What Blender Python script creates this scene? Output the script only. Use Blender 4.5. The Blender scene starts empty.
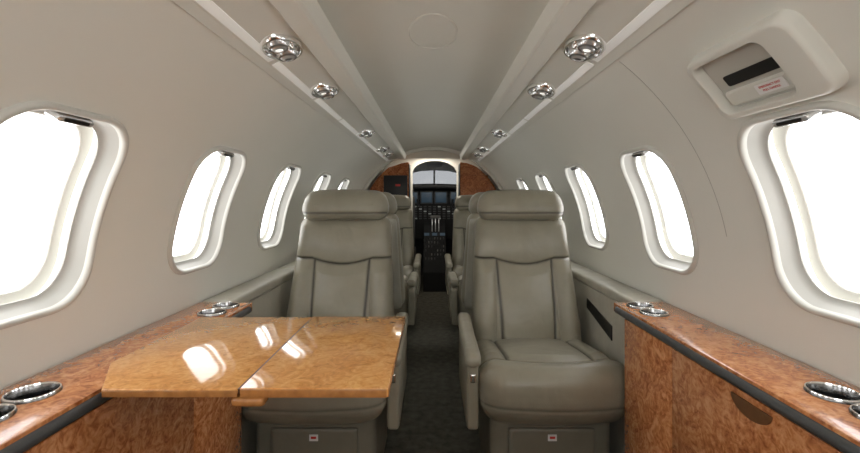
import bpy, bmesh, math, random
from mathutils import Vector, Matrix
random.seed(4)
sc = bpy.context.scene
COL = sc.collection
R = 0.78; Z0 = 0.80; CH = 1.05

# ------------------------------------------------------------ materials
def newmat(name):
    m = bpy.data.materials.new(name); m.use_nodes = True
    nt = m.node_tree; b = nt.nodes["Principled BSDF"]
    return m, nt, b
def N(nt, t, **kw):
    n = nt.nodes.new(t)
    for k, v in kw.items():
        if k in n.inputs: n.inputs[k].default_value = v
        else: setattr(n, k, v)
    return n
def ramp(nt, stops):
    r = nt.nodes.new("ShaderNodeValToRGB"); e = r.color_ramp.elements
    while len(e) < len(stops): e.new(0.5)
    for i, (p, c) in enumerate(stops):
        e[i].position = p; e[i].color = (*c, 1)
    return r
def simple(name, col, rough=0.5, metal=0.0, nscale=40, var=0.06, bump=0.0, bscale=300, coat=0.0):
    m, nt, b = newmat(name)
    tc = N(nt, "ShaderNodeTexCoord")
    nz = N(nt, "ShaderNodeTexNoise", Scale=nscale, Detail=4.0)
    nt.links.new(tc.outputs["Object"], nz.inputs["Vector"])
    r = ramp(nt, [(0.3, tuple(c*(1-var) for c in col)), (0.7, tuple(min(1, c*(1+var)) for c in col))])
    nt.links.new(nz.outputs["Fac"], r.inputs["Fac"])
    nt.links.new(r.outputs["Color"], b.inputs["Base Color"])
    b.inputs["Roughness"].default_value = rough; b.inputs["Metallic"].default_value = metal
    b.inputs["Coat Weight"].default_value = coat
    if bump > 0:
        n2 = N(nt, "ShaderNodeTexNoise", Scale=bscale, Detail=3.0)
        nt.links.new(tc.outputs["Object"], n2.inputs["Vector"])
        bp = N(nt, "ShaderNodeBump", Strength=bump, Distance=0.002)
        nt.links.new(n2.outputs["Fac"], bp.inputs["Height"])
        nt.links.new(bp.outputs["Normal"], b.inputs["Normal"])
    return m
def leather(name, col, rough=0.36):
    m, nt, b = newmat(name)
    tc = N(nt, "ShaderNodeTexCoord")
    nz = N(nt, "ShaderNodeTexNoise", Scale=14.0, Detail=4.0)
    nt.links.new(tc.outputs["Object"], nz.inputs["Vector"])
    r = ramp(nt, [(0.3, tuple(c*0.93 for c in col)), (0.7, tuple(c*1.06 for c in col))])
    nt.links.new(nz.outputs["Fac"], r.inputs["Fac"])
    at = N(nt, "ShaderNodeAttribute", attribute_name="seam")
    mx = N(nt, "ShaderNodeMix", data_type='RGBA')
    nt.links.new(at.outputs["Fac"], mx.inputs[0])
    nt.links.new(r.outputs["Color"], mx.inputs[6])
    mx.inputs[7].default_value = (col[0]*0.16, col[1]*0.16, col[2]*0.16, 1)
    nt.links.new(mx.outputs[2], b.inputs["Base Color"])
    b.inputs["Roughness"].default_value = rough
    vo = N(nt, "ShaderNodeTexVoronoi", Scale=220.0)
    nt.links.new(tc.outputs["Object"], vo.inputs["Vector"])
    n3 = N(nt, "ShaderNodeTexNoise", Scale=8.0, Detail=2.0, Distortion=0.6)
    nt.links.new(tc.outputs["Object"], n3.inputs["Vector"])
    b1 = N(nt, "ShaderNodeBump", Strength=0.15, Distance=0.001)
    nt.links.new(vo.outputs["Distance"], b1.inputs["Height"])
    b2 = N(nt, "ShaderNodeBump", Strength=0.4, Distance=0.015)
    nt.links.new(n3.outputs["Fac"], b2.inputs["Height"])
    nt.links.new(b1.outputs["Normal"], b2.inputs["Normal"])
    nt.links.new(b2.outputs["Normal"], b.inputs["Normal"])
    return m
def burl(name, dark, mid, light, rough=0.12, sc_=7.0, K=26.0, amt=0.30):
    m, nt, b = newmat(name)
    tc = N(nt, "ShaderNodeTexCoord")
    n1 = N(nt, "ShaderNodeTexNoise", Scale=sc_, Detail=5.0, Roughness=0.6, Distortion=2.2)
    nt.links.new(tc.outputs["Object"], n1.inputs["Vector"])
    n2 = N(nt, "ShaderNodeTexNoise", Scale=sc_*4, Detail=4.0, Roughness=0.6, Distortion=2.2)
    nt.links.new(tc.outputs["Object"], n2.inputs["Vector"])
    def M(op, a, bb, c=None):
        q = N(nt, "ShaderNodeMath", operation=op)
        for i, v in enumerate((a, bb, c)):
            if v is None: continue
            if isinstance(v, (int, float)): q.inputs[i].default_value = v
            else: nt.links.new(v, q.inputs[i])
        return q.outputs[0]
    sw = M('SINE', M('MULTIPLY', n1.outputs["Fac"], K), 0.0)
    sw = M('MULTIPLY_ADD', sw, 0.5, 0.5)
    a = M('MULTIPLY', sw, amt)
    bq = M('MULTIPLY_ADD', n2.outputs["Fac"], 0.9-amt, a)
    c = M('MULTIPLY_ADD', n1.outputs["Fac"], 0.25, bq)
    r = ramp(nt, [(0.40, dark), (0.56, mid), (0.74, light)])
    nt.links.new(c, r.inputs["Fac"])
    nt.links.new(r.outputs["Color"], b.inputs["Base Color"])
    b.inputs["Roughness"].default_value = rough
    b.inputs["Coat Weight"].default_value = 0.5; b.inputs["Coat Roughness"].default_value = 0.02
    return m

M_SHELL = simple("shell_panel_vinyl", (0.775, 0.765, 0.700), 0.55, nscale=3, var=0.015, bump=0.06, bscale=500)
M_CEIL = simple("ceiling_vinyl", (0.735, 0.720, 0.652), 0.55, nscale=3, var=0.015, bump=0.05, bscale=500)
M_PSU = simple("service_panel_plastic", (0.74, 0.726, 0.66), 0.4, nscale=3, var=0.02)
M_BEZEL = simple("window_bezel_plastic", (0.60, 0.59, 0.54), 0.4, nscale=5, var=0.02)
M_HOUS = simple("housing_plastic", (0.70, 0.688, 0.625), 0.4, nscale=5, var=0.02)
M_HOUSD = simple("housing_recess_shade", (0.50, 0.49, 0.44), 0.45, nscale=5, var=0.02)  # housing plastic darkened: recess shade put into the colour
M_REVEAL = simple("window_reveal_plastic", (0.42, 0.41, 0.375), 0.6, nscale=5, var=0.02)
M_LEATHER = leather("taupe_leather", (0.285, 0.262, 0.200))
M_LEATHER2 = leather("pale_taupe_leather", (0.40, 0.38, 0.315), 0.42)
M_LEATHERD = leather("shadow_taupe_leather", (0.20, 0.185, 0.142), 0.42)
M_DARKLEATHER = leather("charcoal_leather", (0.060, 0.061, 0.060), 0.4)
M_BURL = burl("burl_veneer_red", (0.30, 0.090, 0.028), (0.56, 0.210, 0.072), (0.73, 0.35, 0.15), 0.2, 9.0, 20.0, 0.17)
M_BURLD = burl("burl_veneer_dark", (0.20, 0.052, 0.016), (0.42, 0.130, 0.042), (0.56, 0.22, 0.08), 0.2, 9.0, 20.0, 0.17)
M_BURLT = burl("burl_veneer_golden", (0.50, 0.200, 0.046), (0.69, 0.310, 0.082), (0.82, 0.44, 0.145), 0.10, 9.0, 18.0, 0.16)
M_EDGE = simple("veneer_edge", (0.42, 0.18, 0.055), 0.2, nscale=60, var=0.2, coat=0.5)
M_SEAMW = simple("table_seam", (0.10, 0.035, 0.012), 0.4, nscale=60, var=0.1)
M_CARPET = simple("olive_carpet", (0.085, 0.080, 0.060), 0.95, nscale=26, var=0.4, bump=1.0, bscale=420)
M_CHROME = simple("polished_chrome", (0.93, 0.93, 0.93), 0.15, 1.0, var=0.01)
M_SILVER = simple("silver_plastic", (0.74, 0.75, 0.75), 0.16, 0.6, var=0.03)
M_DCHROME = simple("smoked_chrome", (0.28, 0.28, 0.28), 0.2, 1.0, var=0.02)
M_BLACK = simple("black_plastic", (0.012, 0.012, 0.013), 0.35, var=0.1)
M_MATTE = simple("matte_black_panel", (0.010, 0.010, 0.010), 0.85, var=0.1)
M_DGREY = simple("dark_grey_trim", (0.05, 0.05, 0.05), 0.5, var=0.1)
M_MGREY = simple("mid_grey_knob", (0.13, 0.125, 0.115), 0.6, var=0.1)
M_COCK = simple("cockpit_lining", (0.08, 0.078, 0.075), 0.7, var=0.1)
M_COCKL = simple("cockpit_upper_lining", (0.42, 0.42, 0.41), 0.7, var=0.05)
M_WHITE = simple("placard_white", (0.85, 0.84, 0.82), 0.4, var=0.01)
M_RED = simple("placard_red", (0.60, 0.03, 0.02), 0.4, var=0.05)
M_BRONZE = simple("bronze_pull", (0.15, 0.065, 0.024), 0.5, 0.0, var=0.15)
M_SEAM = simple("panel_gap", (0.42, 0.40, 0.36), 0.8, var=0.05)
def emis(name, col, s):
    m, nt, b = newmat(name)
    nz = N(nt, "ShaderNodeTexNoise", Scale=8.0)
    r = ramp(nt, [(0.0, tuple(c*0.96 for c in col)), (1.0, col)])
    nt.links.new(nz.outputs["Fac"], r.inputs["Fac"])
    nt.links.new(r.outputs["Color"], b.inputs["Emission Color"])
    nt.links.new(r.outputs["Color"], b.inputs["Base Color"])
    b.inputs["Emission Strength"].default_value = s
    b.inputs["Roughness"].default_value = 0.4
    return m
M_LENS = emis("light_lens", (0.83, 0.82, 0.78), 0.20)
M_BULB = emis("reading_bulb", (1.0, 0.98, 0.93), 0.8)
M_SCREEN = emis("avionics_screen", (0.02, 0.035, 0.05), 0.8)
M_SCREENG = emis("avionics_knob_light", (0.30, 0.32, 0.30), 0.2)
def pane_mat(name, col):
    m, nt, b = newmat(name)
    nt.nodes.remove(b)
    tr = N(nt, "ShaderNodeBsdfTransparent"); gl = N(nt, "ShaderNodeBsdfGlossy", Roughness=0.05)
    tr.inputs[0].default_value = (*col, 1)
    mx = N(nt, "ShaderNodeMixShader"); mx.inputs[0].default_value = 0.04
    nt.links.new(tr.outputs[0], mx.inputs[1]); nt.links.new(gl.outputs[0], mx.inputs[2])
    nt.links.new(mx.outputs[0], nt.nodes["Material Output"].inputs[0])
    return m
M_PANE = pane_mat("window_acrylic", (1, 1, 1))
M_DIM = pane_mat("dimming_windshield_glass", (0.29, 0.295, 0.30))  # grey filter added to dim the sky seen through the windshield

# ------------------------------------------------------------ mesh helpers
def finish(me, mat, smooth=True, angle=35):
    me.materials.append(mat)
    bm = bmesh.new(); bm.from_mesh(me)
    bmesh.ops.recalc_face_normals(bm, faces=bm.faces)
    for f in bm.faces: f.smooth = smooth
    if smooth:
        for e in bm.edges:
            if len(e.link_faces) == 2 and e.calc_face_angle(0) > math.radians(angle): e.smooth = False
    bm.to_mesh(me); bm.free()
def mkobj(name, me, parent=None, loc=(0, 0, 0), rot=(0, 0, 0)):
    o = bpy.data.objects.new(name, me); COL.objects.link(o)
    o.location = loc; o.rotation_euler = rot
    if parent: o.parent = parent
    return o
def from_pyd(name, vs, fs, mat, parent=None, smooth=True, angle=35, loc=(0,0,0), rot=(0,0,0)):
    me = bpy.data.meshes.new(name); me.from_pydata(vs, [], fs); finish(me, mat, smooth, angle)
    return mkobj(name, me, parent, loc, rot)
def empty(name, loc=(0,0,0)):
    e = bpy.data.objects.new(name, None); e.empty_display_size = 0.1; COL.objects.link(e); e.location = loc
    return e
def tag(o, label, cat, group=None, kind=None):
    o["label"] = label; o["category"] = cat
    if group: o["group"] = group
    if kind: o["kind"] = kind
    return o
def struct(o, label=None):
    o["kind"] = "structure"
    if label: o["label"] = label; o["category"] = "room part"
    return o
def adopt(root, objs):
    bpy.context.view_layer.update()
    for o in objs:
        o.parent = root; o.matrix_parent_inverse = root.matrix_world.inverted()

def superbox(name, half, r, n=(20, 20, 20), mat=None, parent=None, loc=(0,0,0), rot=(0,0,0), seam=None, depth=0.006, deform=None):
    hx, hy, hz = half; nx, ny, nz = n
    idx = {}; vs = []; sv = []
    def V(i, j, k):
        key = (i, j, k)
        if key in idx: return idx[key]
        P = Vector((hx*(2*i/nx-1), hy*(2*j/ny-1), hz*(2*k/nz-1)))
        I = Vector((max(-(hx-r), min(hx-r, P.x)), max(-(hy-r), min(hy-r, P.y)), max(-(hz-r), min(hz-r, P.z))))
        d = P - I; L = d.length
        nrm = d/L if L > 1e-9 else Vector((0, 0, 1))
        P = I + nrm*r
        s = seam(P, nrm) if seam else 0.0
        P = P - nrm*depth*s
        if deform: P = deform(P)
        idx[key] = len(vs); vs.append(tuple(P)); sv.append(s)
        return idx[key]
    fs = []
    for k in (0, nz):
        for i in range(nx):
            for j in range(ny): fs.append((V(i,j,k), V(i+1,j,k), V(i+1,j+1,k), V(i,j+1,k)))
    for j in (0, ny):
        for i in range(nx):
            for k in range(nz): fs.append((V(i,j,k), V(i+1,j,k), V(i+1,j,k+1), V(i,j,k+1)))
    for i in (0, nx):
        for j in range(ny):
            for k in range(nz): fs.append((V(i,j,k), V(i,j+1,k), V(i,j+1,k+1), V(i,j,k+1)))
    me = bpy.data.meshes.new(name); me.from_pydata(vs, [], fs)
    finish(me, mat, True, 80)
    a = me.attributes.new("seam", 'FLOAT', 'POINT')
    a.data.foreach_set("value", sv)
    return mkobj(name, me, parent, loc, rot)

def rbox(name, lo, hi, mat, parent=None, bev=0.004, segs=2, loc=(0,0,0), rot=(0,0,0)):
    bm = bmesh.new(); bmesh.ops.create_cube(bm, size=1)
    for v in bm.verts:
        v.co = Vector(((lo[a]+hi[a])/2 + v.co[a]*(hi[a]-lo[a]) for a in range(3)))
    if bev > 0:
        bmesh.ops.bevel(bm, geom=list(bm.edges), offset=bev, segments=segs, profile=0.5, affect='EDGES')
    me = bpy.data.meshes.new(name); bm.to_mesh(me); bm.free(); finish(me, mat)
    return mkobj(name, me, parent, loc, rot)

def prism(name, prof, y0, y1, mat, parent=None, bev=0.0, smooth=True, angle=35, axis='y'):
    vs = []; fs = []; n = len(prof)
    for y in (y0, y1):
        for (x, z) in prof: vs.append((x, y, z) if axis == 'y' else (x, z, y))
    for i in range(n):
        b_ = (i+1) % n
        fs.append((i, b_, b_+n, i+n))
    fs.append(tuple(range(n))); fs.append(tuple(n+i for i in range(n)))
    me = bpy.data.meshes.new(name); me.from_pydata(vs, [], fs)
    if bev > 0:
        bm = bmesh.new(); bm.from_mesh(me); bmesh.ops.recalc_face_normals(bm, faces=bm.faces)
        es = [e for e in bm.edges if e.calc_face_angle(0) > math.radians(30)]
        bmesh.ops.bevel(bm, geom=es, offset=bev, segments=3, profile=0.5, affect='EDGES')
        bm.to_mesh(me); bm.free()
    finish(me, mat, smooth, angle)
    return mkobj(name, me, parent)

def lathe(name, prof, mat, parent=None, loc=(0,0,0), rot=(0,0,0), n=40, sx=1.0, sy=1.0):
    vs = []; fs = []
    for (r, z) in prof:
        for i in range(n):
            a = 2*math.pi*i/n; vs.append((r*math.cos(a)*sx, r*math.sin(a)*sy, z))
    for j in range(len(prof)-1):
        for i in range(n):
            fs.append((j*n+i, j*n+(i+1) % n, (j+1)*n+(i+1) % n, (j+1)*n+i))
    return from_pyd(name, vs, fs, mat, parent, True, 40, loc, rot)

def tube(name, pts, rad, mat, parent=None, n=12, flat=1.0):
    vs = []; fs = []; L = len(pts); P = [Vector(p) for p in pts]
    for k in range(L):
        t = (P[min(k+1, L-1)]-P[max(k-1, 0)]).normalized()
        up = Vector((0, 0, 1)) if abs(t.z) < 0.9 else Vector((1, 0, 0))
        s = t.cross(up).normalized(); u = s.cross(t)
        for i in range(n):
            a = 2*math.pi*i/n
            vs.append(tuple(P[k] + s*math.cos(a)*rad + u*math.sin(a)*rad*flat))
    for k in range(L-1):
        for i in range(n): fs.append((k*n+i, k*n+(i+1) % n, (k+1)*n+(i+1) % n, (k+1)*n+i))
    fs.append(tuple(range(n))); fs.append(tuple((L-1)*n+i for i in range(n)))
    return from_pyd(name, vs, fs, mat, parent, True, 50)

def surf(y, s, d, side):
    if s < 0: return (side*(R-d), y, Z0+s)
    t = s/R
    return (side*(R-d)*math.cos(t), y, Z0+(R-d)*math.sin(t))
def rrect(hy, hs, r, n=10):
    pts = []
    for (cy, cs, a0) in ((hy-r, hs-r, 0), (-(hy-r), hs-r, 90), (-(hy-r), -(hs-r), 180), (hy-r, -(hs-r), 270)):
        for i in range(n+1):
            a = math.radians(a0+90*i/n); pts.append((cy+r*math.cos(a), cs+r*math.sin(a)))
    out = []
    for i, p in enumerate(pts):
        q = pts[(i+1) % len(pts)]
        out.append(p)
        L = math.hypot(q[0]-p[0], q[1]-p[1])
        k = int(L/0.03)
        for j in range(1, k): out.append((p[0]+(q[0]-p[0])*j/k, p[1]+(q[1]-p[1])*j/k))
    return out
# loops: (grow, depth) or (grow_y, depth, shift_y, grow_s)
def surf_loft(name, yc, sc_, hy, hs, r, loops, side, mat, parent=None, cap0=False, cap1=False, angle=30):
    base = rrect(hy, hs, r)
    n = len(base)
    vs = []; fs = []
    L4 = [(l[0], l[1], 0.0, l[0]) if len(l) == 2 else l for l in loops]
    for (g, d, dy, gs) in L4:
        for (py, ps) in base:
            vs.append(surf(yc+dy+py*(hy+g)/hy, sc_+ps*(hs+gs)/hs, d, side))
    for j in range(len(L4)-1):
        for i in range(n): fs.append((j*n+i, j*n+(i+1) % n, (j+1)*n+(i+1) % n, (j+1)*n+i))
    def cap(j):
        prev = j*n
        g, d, dy, gs = L4[j]
        for k in (0.75, 0.5, 0.25, 0.02):
            st = len(vs)
            for (py, ps) in base:
                vs.append(surf(yc+dy+py*(hy+g)/hy*k, sc_+ps*(hs+gs)/hs*k, d, side))
            for i in range(n): fs.append((prev+i, prev+(i+1) % n, st+(i+1) % n, st+i))
            prev = st
        fs.append(tuple(prev+i for i in range(n)))
    if cap0: cap(0)
    if cap1: cap(len(L4)-1)
    return from_pyd(name, vs, fs, mat, parent, True, angle)
def apply_bool(o, cutters):
    for c in cutters:
        md = o.modifiers.new("b", 'BOOLEAN'); md.operation = 'DIFFERENCE'; md.solver = 'EXACT'; md.object = c
    dg = bpy.context.evaluated_depsgraph_get()
    me = bpy.data.meshes.new_from_object(o.evaluated_get(dg))
    o.modifiers.clear(); o.data = me
    bm = bmesh.new(); bm.from_mesh(me)
    for f in bm.faces: f.smooth = True
    for e in bm.edges:
        e.smooth = not (len(e.link_faces) == 2 and e.calc_face_angle(0) > math.radians(25))
    bm.to_mesh(me); bm.free()
    for c in cutters: bpy.data.objects.remove(c)

# ------------------------------------------------------------ shell
YB, YF = -1.1, 4.62
TH = 0.93
def wall(side):
    prof = [(side*R, 0.0)]
    K = 40
    for i in range(K+1):
        t = TH*i/K; prof.append((side*R*math.cos(t), Z0+R*math.sin(t)))
    Ro = R+0.035
    for i in range(K, -1, -1):
        t = TH*i/K; prof.append((side*Ro*math.cos(t), Z0+Ro*math.sin(t)))
    prof.append((side*Ro, 0.0))
    return prism("wall_left" if side < 0 else "wall_right", prof, YB, YF, M_SHELL)
WY = [-0.43, 0.19, 0.81, 1.41, 2.05, 2.68, 3.30]
WHY, WHS, WR, WS = 0.160, 0.213, 0.095, 0.230
wn = 0
for side in (-1, 1):
    w = wall(side)
    cut = [surf_loft("cutter", y, WS, WHY, WHS, WR, [(-0.012, 0.05), (-0.012, -0.12)], side, M_SHELL, cap0=True, cap1=True) for y in WY]
    apply_bool(w, cut)
    struct(w, "curved cream cabin side wall with oval windows")
    for y in WY:
        wn += 1
        root = empty("window_%d" % wn, surf(y, WS, 0, side)); struct(root, "rounded cabin window in a pale plastic bezel")
        fr = surf_loft("bezel", y, WS, WHY, WHS, WR,
            [(0.0, -0.002), (0.0, 0.005), (-0.002, 0.0085), (-0.005, 0.0105), (-0.009, 0.0105), (-0.012, 0.008), (-0.014, 0.003), (-0.0150, -0.004)], side, M_BEZEL, angle=50)
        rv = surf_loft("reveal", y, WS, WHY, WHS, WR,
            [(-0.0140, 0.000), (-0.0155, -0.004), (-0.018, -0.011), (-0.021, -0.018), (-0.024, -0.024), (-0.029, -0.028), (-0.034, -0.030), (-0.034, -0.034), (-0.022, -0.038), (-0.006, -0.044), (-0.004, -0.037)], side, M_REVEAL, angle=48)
        pf = surf_loft("pane_frame", y, WS, WHY, WHS, WR,
            [(-0.020, -0.058), (-0.044, -0.058), (-0.046, -0.060), (-0.046, -0.064), (-0.020, -0.066)], side, M_BEZEL, angle=30)
        pn = surf_loft("pane", y, WS, WHY, WHS, WR, [(-0.040, -0.0605), (-0.040, -0.0625)], side, M_PANE, cap0=True, cap1=True)
        lt = surf_loft("latch", y+0.0, WS+WHS-0.026, 0.042, 0.008, 0.007, [(0, -0.025), (0, -0.004), (-0.002, 0.000), (-0.004, 0.001)], side, M_SILVER, cap1=True)
        lg = surf_loft("latch_grip", y+0.0, WS+WHS-0.026, 0.028, 0.0035, 0.003, [(0, -0.002), (0, 0.0025)], side, M_BLACK, cap1=True)
        adopt(root, (fr, rv, pf, pn, lt))
        adopt(lt, (lg,))

prof = []
K = 48
for i in range(K+1):
    t = TH+(math.pi-2*TH)*i/K; prof.append((R*math.cos(t), Z0+R*math.sin(t)))
for i in range(K, -1, -1):
    t = TH+(math.pi-2*TH)*i/K; prof.append(((R+.06)*math.cos(t), Z0+(R+.06)*math.sin(t)))
c = prism("ceiling", prof, YB, YF, M_CEIL); struct(c, "arched cream cabin ceiling")
f = rbox("floor", (-0.84, YB, -0.06), (0.84, 6.3, 0.0), M_CARPET, bev=0); struct(f, "dark olive patterned aisle carpet")
rw = rbox("wall_rear", (-0.84, YB-0.05, -0.05), (0.84, YB, 1.66), M_SHELL, bev=0); struct(rw, "plain cream rear bulkhead")

def ring(name, y0, y1, d0, a0, a1, mat, K=60):
    vs = []; fs = []
    for i in range(K+1):
        t = a0+(a1-a0)*i/K
        for (y, d) in ((y0, 0.0-0.002), (y0, d0), (y1, d0), (y1, -0.002)):
            vs.append(((R-d)*math.cos(t), y, Z0+(R-d)*math.sin(t)))
    for i in range(K):
        for j in range(4):
            a = i*4+j; b_ = i*4+(j+1) % 4
            fs.append((a, b_, b_+4, a+4))
    fs.append((0,1,2,3)); fs.append(tuple(K*4+i for i in range(4)))
    return from_pyd(name, vs, fs, mat, None, True, 30)
o = ring("trim_1", 1.118, 1.1195, 0.0006, 0.20, TH-0.03, M_SEAM); struct(o, "thin joint line between wall panels")
o = ring("trim_2", 4.28, 4.34, 0.03, 0.0, math.pi, M_CEIL); struct(o, "cream arch framing the forward entry")

def psu(side, nm):
    pts = [(0.262, 1.50), (0.272, 1.462), (0.279, 1.455), (0.329, 1.452), (0.335, 1.458), (0.336, 1.466),
           (0.425, 1.443), (0.458, 1.428), (0.468, 1.418), (0.474, 1.412), (0.50, 1.43), (0.45, 1.50), (0.36, 1.55)]
    prof = [(side*x, z) for x, z in pts]
    o = prism(nm, prof, YB, 4.28, M_PSU, angle=20)
    struct(o, "long moulded overhead service rail"); return o
psu(-1, "trim_5"); psu(1, "trim_6")
for side in (-1, 1):
    y = -0.95
    ang = math.atan2(1.443-1.428, 0.458-0.425)
    while y < 3.8:
        o = rbox("light_strip", (-0.0115, 0.008, -0.003), (0.0115, 0.41, 0.0018), M_LENS, bev=0.0015,
                 loc=(side*0.4425, y, 1.4348), rot=(0, side*ang, 0))
        tag(o, "long pale diffuser lens set into the overhead rail", "cabin light", "overhead light lenses")
        y += 0.43
lamp_root = None
for side in (-1, 1):
    for y in (1.12, 1.56, 2.55, 3.35, 3.75):
        ang = side*math.atan2(1.466-1.443, 0.425-0.336)
        loc = (side*0.394, y, 1.4510)
        if lamp_root is None:
            r_ = empty("reading_lamp", (0, 0, 0))
            parts = []
            parts.append(lathe("lamp_bezel", [(1.0, 0.006), (1.0, -0.006), (0.94, -0.012), (0.86, -0.012), (0.82, -0.006), (0.78, -0.001), (0.0, -0.001)], M_CHROME, r_, sx=0.050, sy=0.080))
            for dy in (-0.034, 0.034):
                parts.append(lathe("eyeball", [(0.0001, -0.019), (0.008, -0.020), (0.010, -0.025), (0.018, -0.023), (0.025, -0.016), (0.030, -0.007), (0.032, 0.002)], M_SILVER, r_, loc=(0, dy, 0)))
                parts.append(lathe("lamp_lens", [(0.0001, -0.0235), (0.008, -0.0235), (0.0100, -0.0240)], M_DGREY if dy > 0 else M_BULB, r_, loc=(0, dy, 0)))
                parts.append(lathe("eyeball_ring", [(0.0205, -0.0222), (0.0222, -0.0222), (0.0235, -0.0180)], M_MGREY, r_, loc=(0, dy, 0)))
            for dx in (-0.022, 0.022):
                parts.append(lathe("vent_knob", [(0.0001, -0.013), (0.006, -0.013), (0.009, -0.009), (0.010, 0.0)], M_CHROME, r_, loc=(dx, 0, 0), n=16))
            lamp_root = (r_, parts); root = r_
        else:
            root = lamp_root[0].copy(); COL.objects.link(root)
            for p in lamp_root[1]:
                q = p.copy(); COL.objects.link(q); q.parent = root
        root.location = loc; root.rotation_euler = (0, ang, 0)
        tag(root, "oval silver reading lamp and air vent pair in the overhead rail", "reading lamp", "overhead lamp and vent pairs")

def ceil_pt(x, d): return Z0+math.sqrt((R-d)**2-x*x)
n = 48; vs = []; fs = []
loops = [(1.0, -0.001), (1.0, 0.003), (0.97, 0.004), (0.95, 0.001), (0.93, 0.0025), (0.5, 0.0025), (0.02, 0.0025)]
for (k, d) in loops:
    for i in range(n):
        a = 2*math.pi*i/n; x = 0.078*k*math.cos(a); vs.append((x, 1.36+0.14*k*math.sin(a), ceil_pt(x, d)))
for j in range(len(loops)-1):
    for i in range(n): fs.append((j*n+i, j*n+(i+1) % n, (j+1)*n+(i+1) % n, (j+1)*n+i))
fs.append(tuple((len(loops)-1)*n+i for i in range(n)))
o = from_pyd("ceiling_cover", vs, fs, M_CEIL); tag(o, "flush oval cream cover on the ceiling", "ceiling cover")

# emergency handle housing
HS = 0.534; HY = 0.795
hr = empty("exit_handle_housing", surf(HY, HS, 0.0, 1))
tag(hr, "raised cream emergency handle housing on the curved wall", "emergency handle")
hp = []
SH, GY, GS = 0.022, -0.040, -0.017
HD = 0.028
hp.append(surf_loft("housing_body", HY, HS, 0.134, 0.080, 0.028,
    [(0.0, -0.002), (-0.002, HD-0.010), (-0.004, HD-0.004), (-0.007, HD-0.001), (-0.010, HD), (GY, HD, SH, GS), (GY-0.001, HD-0.001, SH, GS-0.001), (GY-0.002, HD-0.004, SH, GS-0.002), (GY-0.003, 0.004, SH, GS-0.003)], 1, M_HOUS, cap1=True))
hp.append(surf_loft("recess_shade", HY+SH, HS, 0.089, 0.0585, 0.018, [(0, 0.003), (0.0, 0.0055)], 1, M_HOUSD, cap1=True))  # added darker sheet that paints shade on the recess floor
hp.append(surf_loft("pull_slot", HY+SH-0.006, HS+0.002, 0.066, 0.012, 0.005, [(0, 0.002), (0, 0.0078)], 1, M_BLACK, cap1=True))
hp.append(surf_loft("handle", HY+SH, HS-0.036, 0.082, 0.017, 0.006, [(0, 0.002), (0.0, 0.008), (-0.003, 0.012), (-0.006, 0.0125)], 1, M_HOUS, cap1=True))
hp.append(surf_loft("placard", HY+SH-0.034, HS-0.035, 0.034, 0.0105, 0.002, [(0, 0.0125), (0, 0.0135)], 1, M_WHITE, cap1=True))
adopt(hr, hp)
def text_mesh(name, body, size, mat):
    cu = bpy.data.curves.new(name, 'FONT'); cu.body = body; cu.size = size; cu.align_x = 'CENTER'; cu.align_y = 'CENTER'
    cu.extrude = 0.0002
    o = bpy.data.objects.new(name, cu); COL.objects.link(o)
    bpy.context.view_layer.update()
    me = bpy.data.meshes.new_from_object(o.evaluated_get(bpy.context.evaluated_depsgraph_get()))
    bpy.data.objects.remove(o); me.materials.clear(); me.materials.append(mat)
    return me
def wall_text(body, size, y, s, d, parent):
    t = s/R
    X = Vector((0, -1, 0)); Nn = Vector((-math.cos(t), 0, -math.sin(t))); Yv = Nn.cross(X)
    Mx = Matrix((X, Yv, Nn)).transposed().to_4x4(); Mx.translation = Vector(surf(y, s, d, 1))
    me = text_mesh("placard_text", body, size, M_RED); me.transform(Mx)
    o = mkobj("placard_text", me); adopt(parent, (o,))
wall_text("EMERGENCY EXIT", 0.0062, HY+SH-0.034, HS-0.0310, 0.0141, hp[4])
wall_text("PULL HANDLE", 0.0062, HY+SH-0.034, HS-0.0390, 0.0141, hp[4])

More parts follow.
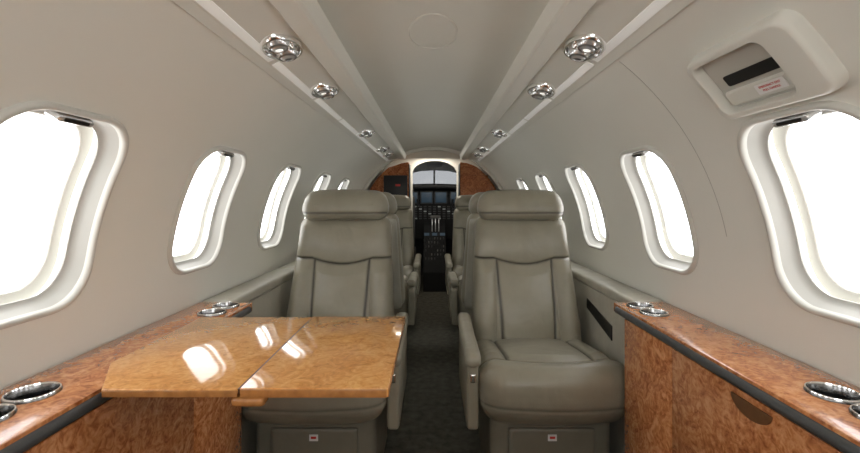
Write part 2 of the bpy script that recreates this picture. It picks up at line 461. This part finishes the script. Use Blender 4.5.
# ------------------------------------------------------------ side cabinets
LT = CH-0.34
def cup(parent, x, y, z):
    lathe("cup_holder", [(0.0345, -0.022), (0.0352, 0.003), (0.0365, 0.0055), (0.0390, 0.0050), (0.0402, 0.003), (0.0402, -0.002)], M_DCHROME, parent, loc=(x, y, z), n=36)
    lathe("cup_rim", [(0.0358, 0.0040), (0.0366, 0.0066), (0.0385, 0.0064), (0.0398, 0.003), (0.0400, -0.001)], M_CHROME, parent, loc=(x, y, z), n=36)
    lathe("cup_liner", [(0.0001, -0.045), (0.030, -0.045), (0.0340, -0.040), (0.0344, -0.010)], M_BLACK, parent, loc=(x, y, z), n=36)
def cabinet(side):
    y0, y1 = -0.55, 1.43
    yc = 1.355
    root = empty("side_cabinet", (side*0.69, 0.45, 0))
    tag(root, "long burl veneer side cabinet with chrome cup holders under the windows", "side cabinet", "burl side cabinets")
    def X(a): return side*a
    ps = []
    lo, hi = sorted((X(0.600), X(0.776)))
    top = rbox("worktop", (lo, y0, LT-0.03), (hi, y1, LT), M_BURL, bev=0.003)
    cuts = []
    cy = [(0.662, 1.375), (0.662, 1.288), (0.700, 0.752), (0.700, 0.667)]
    for (cx, yy) in cy:
        bm = bmesh.new(); bmesh.ops.create_cone(bm, cap_ends=True, segments=32, radius1=0.0365, radius2=0.0365, depth=0.2)
        me = bpy.data.meshes.new("cut"); bm.to_mesh(me); bm.free()
        cuts.append(mkobj("cut", me, None, (X(cx), yy, LT)))
    bpy.context.view_layer.update()
    apply_bool(top, cuts); ps.append(top)
    lo, hi = sorted((X(0.612), X(0.776)))
    ps.append(rbox("carcass", (lo, y0+0.002, 0.0), (hi, yc-0.002, LT-0.0305-0.02), M_BURL, bev=0.002))
    ps.append(tube("armrest_strip", [(X(0.601), y0+0.03+i*(y1-y0-0.06)/12, LT-0.018) for i in range(13)], 0.011, M_DARKLEATHER, n=16, flat=1.0))
    lo, hi = sorted((X(0.603), X(0.614)))
    for (a, b_) in ((-0.52, 0.30), (0.303, 1.085), (1.088, yc)):
        ps.append(rbox("door", (lo, a, 0.03), (hi, b_, LT-0.034), M_BURL, bev=0.0015))
    vs = []; fs = []; m_ = 24
    for (xx, k) in ((0.6035, 1.0), (0.6000, 1.0), (0.5995, 0.94)):
        for i in range(m_+1):
            a = math.pi*i/m_
            vs.append((X(xx), 0.815+0.052*k*math.cos(a), LT-0.046-0.030*k*math.sin(a)))
    q = m_+1
    for j in range(2):
        for i in range(q): fs.append((j*q+i, j*q+(i+1) % q, (j+1)*q+(i+1) % q, (j+1)*q+i))
    fs.append(tuple(2*q+i for i in range(q)))
    if side > 0: ps.append(from_pyd("finger_pull", vs, fs, M_BRONZE, None, True, 30))
    adopt(root, ps)
    for (cx, yy) in cy: cup(root, X(cx)-root.location.x, yy-root.location.y, LT)
    return root
cabinet(-1); cabinet(1)

for side in (-1, 1):
    root = empty("side_ledge", (side*0.71, 2.9, 0))
    tag(root, "pale taupe leather covered side ledge running beside the seats", "side ledge", "leather side ledges")
    ps = []
    lo, hi = sorted((side*0.676, side*0.776))
    ps.append(rbox("ledge_panel", (lo, 1.44, 0.0), (hi, 4.27, LT-0.035), M_LEATHER2, bev=0.006, segs=3))
    lo, hi = sorted((side*0.667, side*0.776))
    yy = 1.435
    while yy < 4.2:
        ps.append(rbox("ledge_pad", (lo, yy, LT-0.033), (hi, min(yy+0.69, 4.27), LT+0.004), M_LEATHER2, bev=0.012, segs=4)); yy += 0.70
    if side > 0:
        vs = [(side*x, y, z) for x in (0.672, 0.6765) for (y, z) in ((1.62, 0.575), (1.88, 0.620), (1.88, 0.580), (1.62, 0.520))]
        ps.append(from_pyd("pocket", vs, [(0,1,2,3), (4,5,6,7), (0,1,5,4), (1,2,6,5), (2,3,7,6), (3,0,4,7)], M_BLACK, None, False))
    adopt(root, ps)

# ------------------------------------------------------------ seats
def g(x, s): return math.exp(-(x/s)**2)
def build_seat(arm):
    root = empty("passenger_seat"); parts = []
    lean = 0.27
    def bseam(P, n):
        if n.y > -0.2: return 0.0
        yoke = 0.100 - 0.026*math.cos(min(1, abs(P.x)/0.15)*math.pi/2)
        s = g(P.z-yoke, 0.0045)
        if P.z < yoke: s = max(s, g(abs(P.x)-(0.128+0.02*(P.z)/0.3), 0.0055))
        return s
    def bdef(P):
        x, y, z = P
        w = 1.0 - 0.13*(z+0.285)/0.57
        yoke = 0.100 - 0.026*math.cos(min(1, abs(x)/0.15)*math.pi/2)
        if y < 0:
            if z < yoke:
                if abs(x) < 0.138: y -= 0.020*math.sqrt(max(0, 1-(x/0.138)**2))*min(1, (yoke-z)/0.05)
                else: y -= 0.030*math.sin(math.pi*min(1, (abs(x)-0.138)/0.10))**0.6*min(1, (yoke-z)/0.06) if abs(x) < 0.238 else 0
            else: y -= 0.018*math.sin(math.pi*min(1, (z-yoke)/0.19))*max(0, 1-(x/0.24)**4)
            y -= 0.020*math.exp(-((z+0.13)/0.12)**2)
        x *= w
        return Vector((x, y+(z+0.28)*lean, z))
    parts.append(superbox("backrest", (0.240, 0.062, 0.285), 0.050, (120, 14, 130), M_LEATHER, root, (0, 0.232, 0.690), seam=bseam, deform=bdef))
    def hseam(P, n):
        return 0.8*g(P.z+0.038, 0.004) if n.y < -0.3 else 0.0
    def hdef(P):
        x, y, z = P
        x *= 1.0 - 0.06*max(0, z)/0.07
        if y < 0: y -= 0.022*max(0, 1-(x/0.19)**2)*max(0, 1-(z/0.09)**2)
        return Vector((x, y+z*0.2, z - 0.010*(x/0.19)**2*(1 if z > 0 else 0)))
    parts.append(superbox("headrest", (0.200, 0.068, 0.072), 0.052, (60, 16, 30), M_LEATHER, root, (0, 0.368, 1.028), seam=hseam, depth=0.004, deform=hdef))
    def cseam(P, n):
        s = 0.0
        if n.z > 0.3:
            arc = -0.120-0.035*math.cos(min(1, abs(P.x)/0.2)*math.pi/2)
            s = g(P.y-arc, 0.0050)
            if P.y > arc: s = max(s, g(abs(P.x)-0.15, 0.0060))
        if abs(n.z) < 0.8: s = max(s, 0.55*g(P.z+0.030, 0.0045))
        return s
    def cdef(P):
        x, y, z = P
        if z > 0:
            arc = -0.120-0.035*math.cos(min(1, abs(x)/0.2)*math.pi/2)
            if y > arc and abs(x) < 0.15: z += 0.014*math.sqrt(max(0, 1-(x/0.15)**2))*min(1, (y-arc)/0.06)
            if y > arc and 0.15 <= abs(x) < 0.24: z += 0.012*math.sin(math.pi*(abs(x)-0.15)/0.09)**0.7*min(1, (y-arc)/0.06)
            if y < arc: z += 0.012*math.sin(math.pi*min(1, (arc-y)/0.13))
        if abs(P.z) < 0.09 and (abs(x) > 0.2 or y < -0.2):
            bul = 0.022*math.cos(math.pi/2*min(1, abs(P.z-0.02)/0.09))
            if y < -0.2: y -= bul
            if abs(x) > 0.2: x += bul*(1 if x > 0 else -1)*0.3
        z -= (y+0.24)*0.13
        y2 = y
        if y < 0: y2 = y - 0.030*(1-(x/0.25)**2)*min(1, -y/0.2)
        if y < -0.16: x *= 1-0.7*(y+0.16)**2/0.1
        return Vector((x, y2, z))
    parts.append(superbox("seat_cushion", (0.248, 0.240, 0.096), 0.064, (100, 100, 40), M_LEATHER, root, (0, -0.026, 0.412), seam=cseam, deform=cdef))
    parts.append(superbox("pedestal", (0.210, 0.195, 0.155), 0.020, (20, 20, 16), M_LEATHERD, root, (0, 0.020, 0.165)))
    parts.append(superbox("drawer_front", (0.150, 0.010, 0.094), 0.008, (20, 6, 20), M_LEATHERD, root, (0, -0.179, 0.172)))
    parts.append(rbox("base_track", (-0.20, -0.17, 0.0), (0.20, 0.25, 0.03), M_DGREY, root, bev=0.004))
    parts.append(rbox("sticker", (-0.015, -0.1915, 0.226), (0.015, -0.1885, 0.248), M_WHITE, root, bev=0.0005, segs=1))
    parts.append(rbox("sticker_band", (-0.009, -0.1922, 0.234), (0.009, -0.1912, 0.242), M_RED, root, bev=0.0, segs=1))
    ax = arm*0.274
    def adef(P):
        x, y, z = P
        return Vector((x, y, z + 0.02*max(0, y/0.25) - 0.03*max(0, -(y+0.19)/0.05)*0.5))
    parts.append(superbox("armrest", (0.028, 0.235, 0.022), 0.020, (14, 40, 12), M_LEATHER, root, (ax, -0.000, 0.520), deform=adef))
    parts.append(superbox("armrest_panel", (0.021, 0.222, 0.115), 0.012, (10, 30, 24), M_LEATHER, root, (ax, -0.000, 0.392)))
    parts.append(superbox("recline_lever", (0.010, 0.006, 0.016), 0.0055, (8, 6, 10), M_CHROME, root, (ax, -0.226, 0.455)))
    def sdef(P):
        x, y, z = P
        return Vector((x*(1-0.1*((z+0.3)/0.6)), y+(z+0.28)*lean, z))
    parts.append(superbox("seat_back_shell", (0.225, 0.02, 0.27), 0.018, (24, 8, 24), M_LEATHER2, root, (0, 0.300, 0.675), deform=sdef))
    return root, parts
def place(tmpl, first, loc, rz, label):
    if first: root = tmpl[0]
    else:
        root = tmpl[0].copy(); COL.objects.link(root)
        for p in tmpl[1]:
            q = p.copy(); COL.objects.link(q); q.parent = root
    root.location = loc; root.rotation_euler = (0, 0, rz)
    tag(root, label, "seat", "leather cabin seats")
TR = build_seat(-1); TL = build_seat(1)
SX = 0.408
LA = "taupe leather reclining cabin seat with headrest and pedestal base"
place(TR, True, (SX, 1.66, 0), 0, LA)
place(TL, True, (-SX, 1.66, 0), 0, "taupe leather reclining cabin seat behind the fold-out table")
place(TL, False, (SX, 2.86, 0), math.pi, LA); place(TR, False, (-SX, 2.86, 0), math.pi, LA)
place(TR, False, (SX, 3.72, 0), 0, LA); place(TL, False, (-SX, 3.72, 0), 0, LA)

# ------------------------------------------------------------ folding table
tb = empty("folding_table", (-0.35, 1.04, 0))
tag(tb, "glossy golden burl fold-out table joined to the side cabinet", "table")
TZ = LT+0.0085
ps = []
ps.append(prism("table_leaf", [(-0.342, 0.752), (-0.580, 0.752), (-0.656, 0.875), (-0.656, 1.216), (-0.342, 1.216)], TZ-0.0080, TZ, M_BURLT, bev=0.0012, axis='z'))
ps.append(prism("table_leaf", [(-0.079, 0.752), (-0.338, 0.752), (-0.338, 1.216), (-0.079, 1.216)], TZ-0.014, TZ+0.002, M_BURLT, bev=0.0012, axis='z'))
ps.append(rbox("fold_seam", (-0.3425, 0.753, TZ-0.007), (-0.3375, 1.215, TZ+0.0004), M_SEAMW, bev=0.0))
ps.append(rbox("edge_band", (-0.578, 0.7495, TZ-0.013), (-0.342, 0.7525, TZ-0.0015), M_EDGE, bev=0.001))
ps.append(rbox("edge_band", (-0.337, 0.7495, TZ-0.0135), (-0.081, 0.7525, TZ+0.0005), M_EDGE, bev=0.001))
ps.append(rbox("edge_band", (-0.0805, 0.753, TZ-0.0135), (-0.0775, 1.214, TZ+0.0005), M_EDGE, bev=0.001))
ps.append(rbox("hinge", (-0.36, 0.77, TZ-0.017), (-0.32, 1.20, TZ-0.0075), M_CHROME, bev=0.001))
ps.append(rbox("slide_arm", (-0.585, 0.84, TZ-0.045), (-0.16, 0.88, TZ-0.0078), M_DGREY, bev=0.004))
ps.append(rbox("slide_arm", (-0.585, 1.12, TZ-0.045), (-0.16, 1.16, TZ-0.0078), M_DGREY, bev=0.004))
ps.append(superbox("latch", (0.030, 0.015, 0.009), 0.008, (16, 8, 8), M_EDGE, None, (-0.325, 0.764, TZ-0.0225)))
adopt(tb, ps)

# ------------------------------------------------------------ forward bulkhead + closets
def bulk_poly(x0, x1):
    return [(x0+(x1-x0)*i/12, Z0+math.sqrt(max(0, (R+0.02)**2-(x0+(x1-x0)*i/12)**2))) for i in range(13)]
ox0, ox1, oz = -0.22, 0.255, 1.47
left = [(-0.80, 0), (ox0, 0)] + list(reversed(bulk_poly(-0.79, ox0)))
right = [(ox1, 0), (0.80, 0)] + list(reversed(bulk_poly(ox1, 0.79)))
arch = []
for i in range(17):
    a = math.pi*(1-i/16); arch.append(((ox0+ox1)/2+(ox1-ox0)/2*math.cos(a), oz-0.13+0.13*math.sin(a)))
head = arch + list(reversed(bulk_poly(ox0, ox1)))
for p_ in (left, right, head):
    o = prism("wall_front", p_, 4.60, 4.66, M_CEIL); struct(o, "cream forward bulkhead around the cockpit opening")
def closet(side, x_in):
    root = empty("forward_closet", (side*0.5, 4.45, 0))
    tag(root, "tall burl veneer closet beside the cockpit opening" if side > 0 else "burl veneer closet with dark galley recess and red sign", "closet")
    pts = [(side*x_in, 0), (side*0.73, 0), (side*0.73, 0.85)]
    for i in range(9):
        t = math.asin(0.1/0.72)+0.88*i/8
        x = 0.735*math.cos(t); z = Z0+0.735*math.sin(t)
        if z < 1.38 and x > x_in: pts.append((side*x, z))
    pts += [(side*(x_in+0.14), 1.40), (side*(x_in+0.07), 1.425), (side*x_in, 1.435)]
    ps = [prism("closet_body", pts, 4.36, 4.595, M_BURLD, bev=0.004)]
    if side < 0:
        lo, hi = sorted((side*(x_in+0.015), side*0.50))
        ps.append(rbox("recess", (lo, 4.352, 0.62), (hi, 4.362, 1.30), M_BLACK, bev=0.002))
        ps.append(rbox("red_sign", (lo+0.12, 4.346, 1.19), (lo+0.17, 4.353, 1.21), M_RED, bev=0.001))
        ps.append(rbox("recess_shelf", (lo, 4.335, 0.98), (hi, 4.353, 1.00), M_BURLD, bev=0.002))
    else:
        ps.append(rbox("door", (x_in+0.02, 4.352, 0.06), (x_in+0.28, 4.362, 1.30), M_BURLD, bev=0.003))
        ps.append(rbox("handle", (x_in+0.035, 4.343, 0.78), (x_in+0.05, 4.353, 0.88), M_CHROME, bev=0.003))
    a, b_ = sorted((side*(x_in-0.006), side*x_in))
    ps.append(rbox("edge_trim", (a, 4.35, 0.0), (b_, 4.598, 1.42), M_BLACK, bev=0.001))
    adopt(root, ps)
closet(1, 0.275); closet(-1, 0.245)

# ------------------------------------------------------------ cockpit
def S(o, l): struct(o, l)
S(rbox("wall_cockpit_left", (-0.75, 4.66, 0), (-0.70, 6.3, 1.6), M_COCK, bev=0), "dark cockpit side lining")
S(rbox("wall_cockpit_right", (0.70, 4.66, 0), (0.75, 6.3, 1.6), M_COCK, bev=0), "dark cockpit side lining")
S(rbox("ceiling_cockpit", (-0.75, 4.66, 1.55), (0.75, 6.3, 1.6), M_COCKL, bev=0), "grey cockpit ceiling")
S(rbox("wall_cockpit_front", (-0.70, 6.0, 0), (0.70, 6.05, 1.26), M_COCK, bev=0), "dark cockpit front wall")
wr = empty("window_15", (0.02, 6.0, 1.4)); struct(wr, "cockpit windshield with grey frame")
ps = [rbox("centre_post", (0.005, 5.99, 1.26), (0.03, 6.04, 1.55), M_COCKL, bev=0.004),
      prism("frame_header", [(-0.70, 1.552), (-0.70, 1.36), (-0.42, 1.36), (-0.32, 1.42), (-0.18, 1.455), (0.02, 1.465), (0.22, 1.455), (0.36, 1.42), (0.46, 1.36), (0.70, 1.36), (0.70, 1.552)], 5.97, 6.05, M_COCKL),
      rbox("side_post", (-0.70, 5.98, 1.26), (-0.42, 6.05, 1.37), M_COCKL, bev=0.01),
      rbox("side_post", (0.46, 5.98, 1.26), (0.70, 6.05, 1.37), M_COCKL, bev=0.01),
      rbox("pane", (-0.53, 6.02, 1.26), (0.53, 6.024, 1.51), M_DIM, bev=0)]
adopt(wr, ps)
oc = rbox("overhead_console", (-0.08, 5.0, 1.49), (0.12, 5.7, 1.549), M_COCKL, bev=0.01); tag(oc, "grey overhead console on the cockpit ceiling", "overhead console")
ip = empty("instrument_panel", (0, 5.5, 0)); tag(ip, "black aircraft instrument panel with dim screens and buttons", "instrument panel")
ps = [rbox("panel_body", (-0.68, 5.48, 0.55), (0.68, 5.65, 1.20), M_MATTE, bev=0.01),
      superbox("glareshield", (0.66, 0.14, 0.03), 0.025, (30, 10, 8), M_DGREY, None, (0, 5.48, 1.225), deform=lambda P: Vector((P.x, P.y, P.z-0.10*P.x**2)))]
for i, x in enumerate((-0.50, -0.27, -0.08, 0.10, 0.30, 0.53)):
    ps.append(rbox("screen_frame", (x-0.082, 5.474, 1.00), (x+0.082, 5.482, 1.165), M_DGREY, bev=0.003))
    ps.append(rbox("screen", (x-0.068, 5.470, 1.017), (x+0.068, 5.476, 1.148), M_SCREEN, bev=0.002))
for i, x in enumerate((-0.22, -0.16, -0.10, -0.04, 0.02, 0.08, 0.14, 0.20, 0.26)):
    for k, z in enumerate((0.965, 0.935, 0.905, 0.875, 0.845, 0.815)):
        ps.append(rbox("button", (x-0.018, 5.474, z-0.008), (x+0.018, 5.481, z+0.008), M_SCREENG if (i*2+k*3) % 5 == 0 else M_DGREY, bev=0.002))
adopt(ip, ps)
cp = empty("control_pedestal", (0.03, 5.1, 0)); tag(cp, "black cockpit centre pedestal with throttle levers and knobs", "control pedestal")
pts = [(4.92, 0.0), (5.47, 0.0), (5.47, 0.80), (5.30, 0.74), (4.98, 0.34), (4.92, 0.22)]
vs = [(x, y, z) for x in (-0.11, 0.15) for (y, z) in pts]; k = len(pts)
fs = [tuple(range(k)), tuple(k+i for i in range(k))] + [(i, (i+1) % k, k+(i+1) % k, k+i) for i in range(k)]
ps = [from_pyd("pedestal_body", vs, fs, M_MATTE, None, False)]
sl = 0.40/0.32
for x in (-0.01, 0.03, 0.07):
    ps.append(rbox("throttle_lever", (x-0.008, 5.24, 0.66), (x+0.008, 5.27, 0.84), M_SILVER, bev=0.003))
ps.append(rbox("throttle_grip", (-0.03, 5.225, 0.83), (0.09, 5.275, 0.862), M_MGREY, bev=0.008))
for i, x in enumerate((-0.085, -0.05, -0.015, 0.02, 0.055, 0.09, 0.125)):
    for j, y in enumerate((5.00, 5.035, 5.07, 5.105, 5.14, 5.175)):
        ps.append(lathe("knob", [(0.0001, 0.016), (0.005, 0.016), (0.007, 0.013), (0.008, -0.012)], (M_MGREY, M_MATTE, M_DGREY, M_MATTE, M_MGREY, M_MATTE, M_DGREY)[(i*2+j*3) % 7], None, loc=(x, y, 0.34+(y-4.98)*sl), n=12))
for x in (-0.075, 0.02, 0.115):
    v4 = [(x+a, y, 0.34+(y-4.98)*sl+0.004) for (a, y) in ((-0.03, 5.20), (0.03, 5.20), (0.03, 5.225), (-0.03, 5.225))]
    ps.append(from_pyd("display", v4, [(0,1,2,3)], M_SCREEN, None, False))
adopt(cp, ps)
for x in (-0.33, 0.38):
    y_ = empty("control_yoke", (x, 5.22, 0)); tag(y_, "black aircraft control yoke on its column", "control yoke", "control yokes")
    tube("yoke_column", [(0, 0.05, 0.0), (0, 0.05, 0.60), (0, 0, 0.93)], 0.018, M_BLACK, y_)
    tube("yoke_grip", [(-0.14, 0, 1.06), (-0.15, 0, 0.98), (-0.10, 0, 0.93), (0.10, 0, 0.93), (0.15, 0, 0.98), (0.14, 0, 1.06)], 0.014, M_BLACK, y_)
for x in (-0.40, 0.44):
    s_ = empty("pilot_seat", (x, 4.96, 0)); tag(s_, "dark padded pilot seat beside the centre pedestal", "seat", "pilot seats")
    superbox("backrest", (0.20, 0.05, 0.30), 0.04, (20, 10, 24), M_DARKLEATHER, s_, (0, -0.20, 0.80))
    superbox("headrest", (0.11, 0.04, 0.07), 0.03, (16, 8, 12), M_DARKLEATHER, s_, (0, -0.20, 1.165))
    superbox("seat_cushion", (0.20, 0.20, 0.06), 0.04, (20, 20, 10), M_DARKLEATHER, s_, (0, 0.0, 0.45))
    superbox("pedestal", (0.15, 0.15, 0.20), 0.02, (10, 10, 10), M_BLACK, s_, (0, 0.0, 0.20))

# ------------------------------------------------------------ lighting
w = bpy.data.worlds.new("sky"); sc.world = w; w.use_nodes = True
bg = w.node_tree.nodes["Background"]
bg.inputs[0].default_value = (0.985, 0.99, 1.0, 1); bg.inputs[1].default_value = 5.6
def area(name, loc, rot, sx, sy, power, col=(1, 1, 1)):
    l = bpy.data.lights.new(name, 'AREA'); l.shape = 'RECTANGLE'; l.size = sx; l.size_y = sy; l.energy = power; l.color = col
    o = bpy.data.objects.new(name, l); COL.objects.link(o); o.location = loc; o.rotation_euler = rot
    return o
area("aft_fill", (0, -0.7, 1.25), (math.radians(90), 0, 0), 0.8, 0.4, 6, (1, 1, 0.98))  # unseen fill light added behind the camera to brighten the cabin
area("entry_fill", (0, 4.45, 1.50), (0, 0, 0), 0.3, 0.12, 4, (1, 0.92, 0.80))  # added area light standing in for entry door light on the carpet

cam = bpy.data.cameras.new("camera"); co = bpy.data.objects.new("camera", cam); COL.objects.link(co)
co.location = (0, 0, CH); co.rotation_euler = (math.radians(90), 0, 0)
cam.sensor_width = 36; cam.lens = 18.0; cam.clip_start = 0.02
cam.shift_x = -3/860; cam.shift_y = -26.5/860
sc.camera = co
sc.view_settings.view_transform = 'Standard'
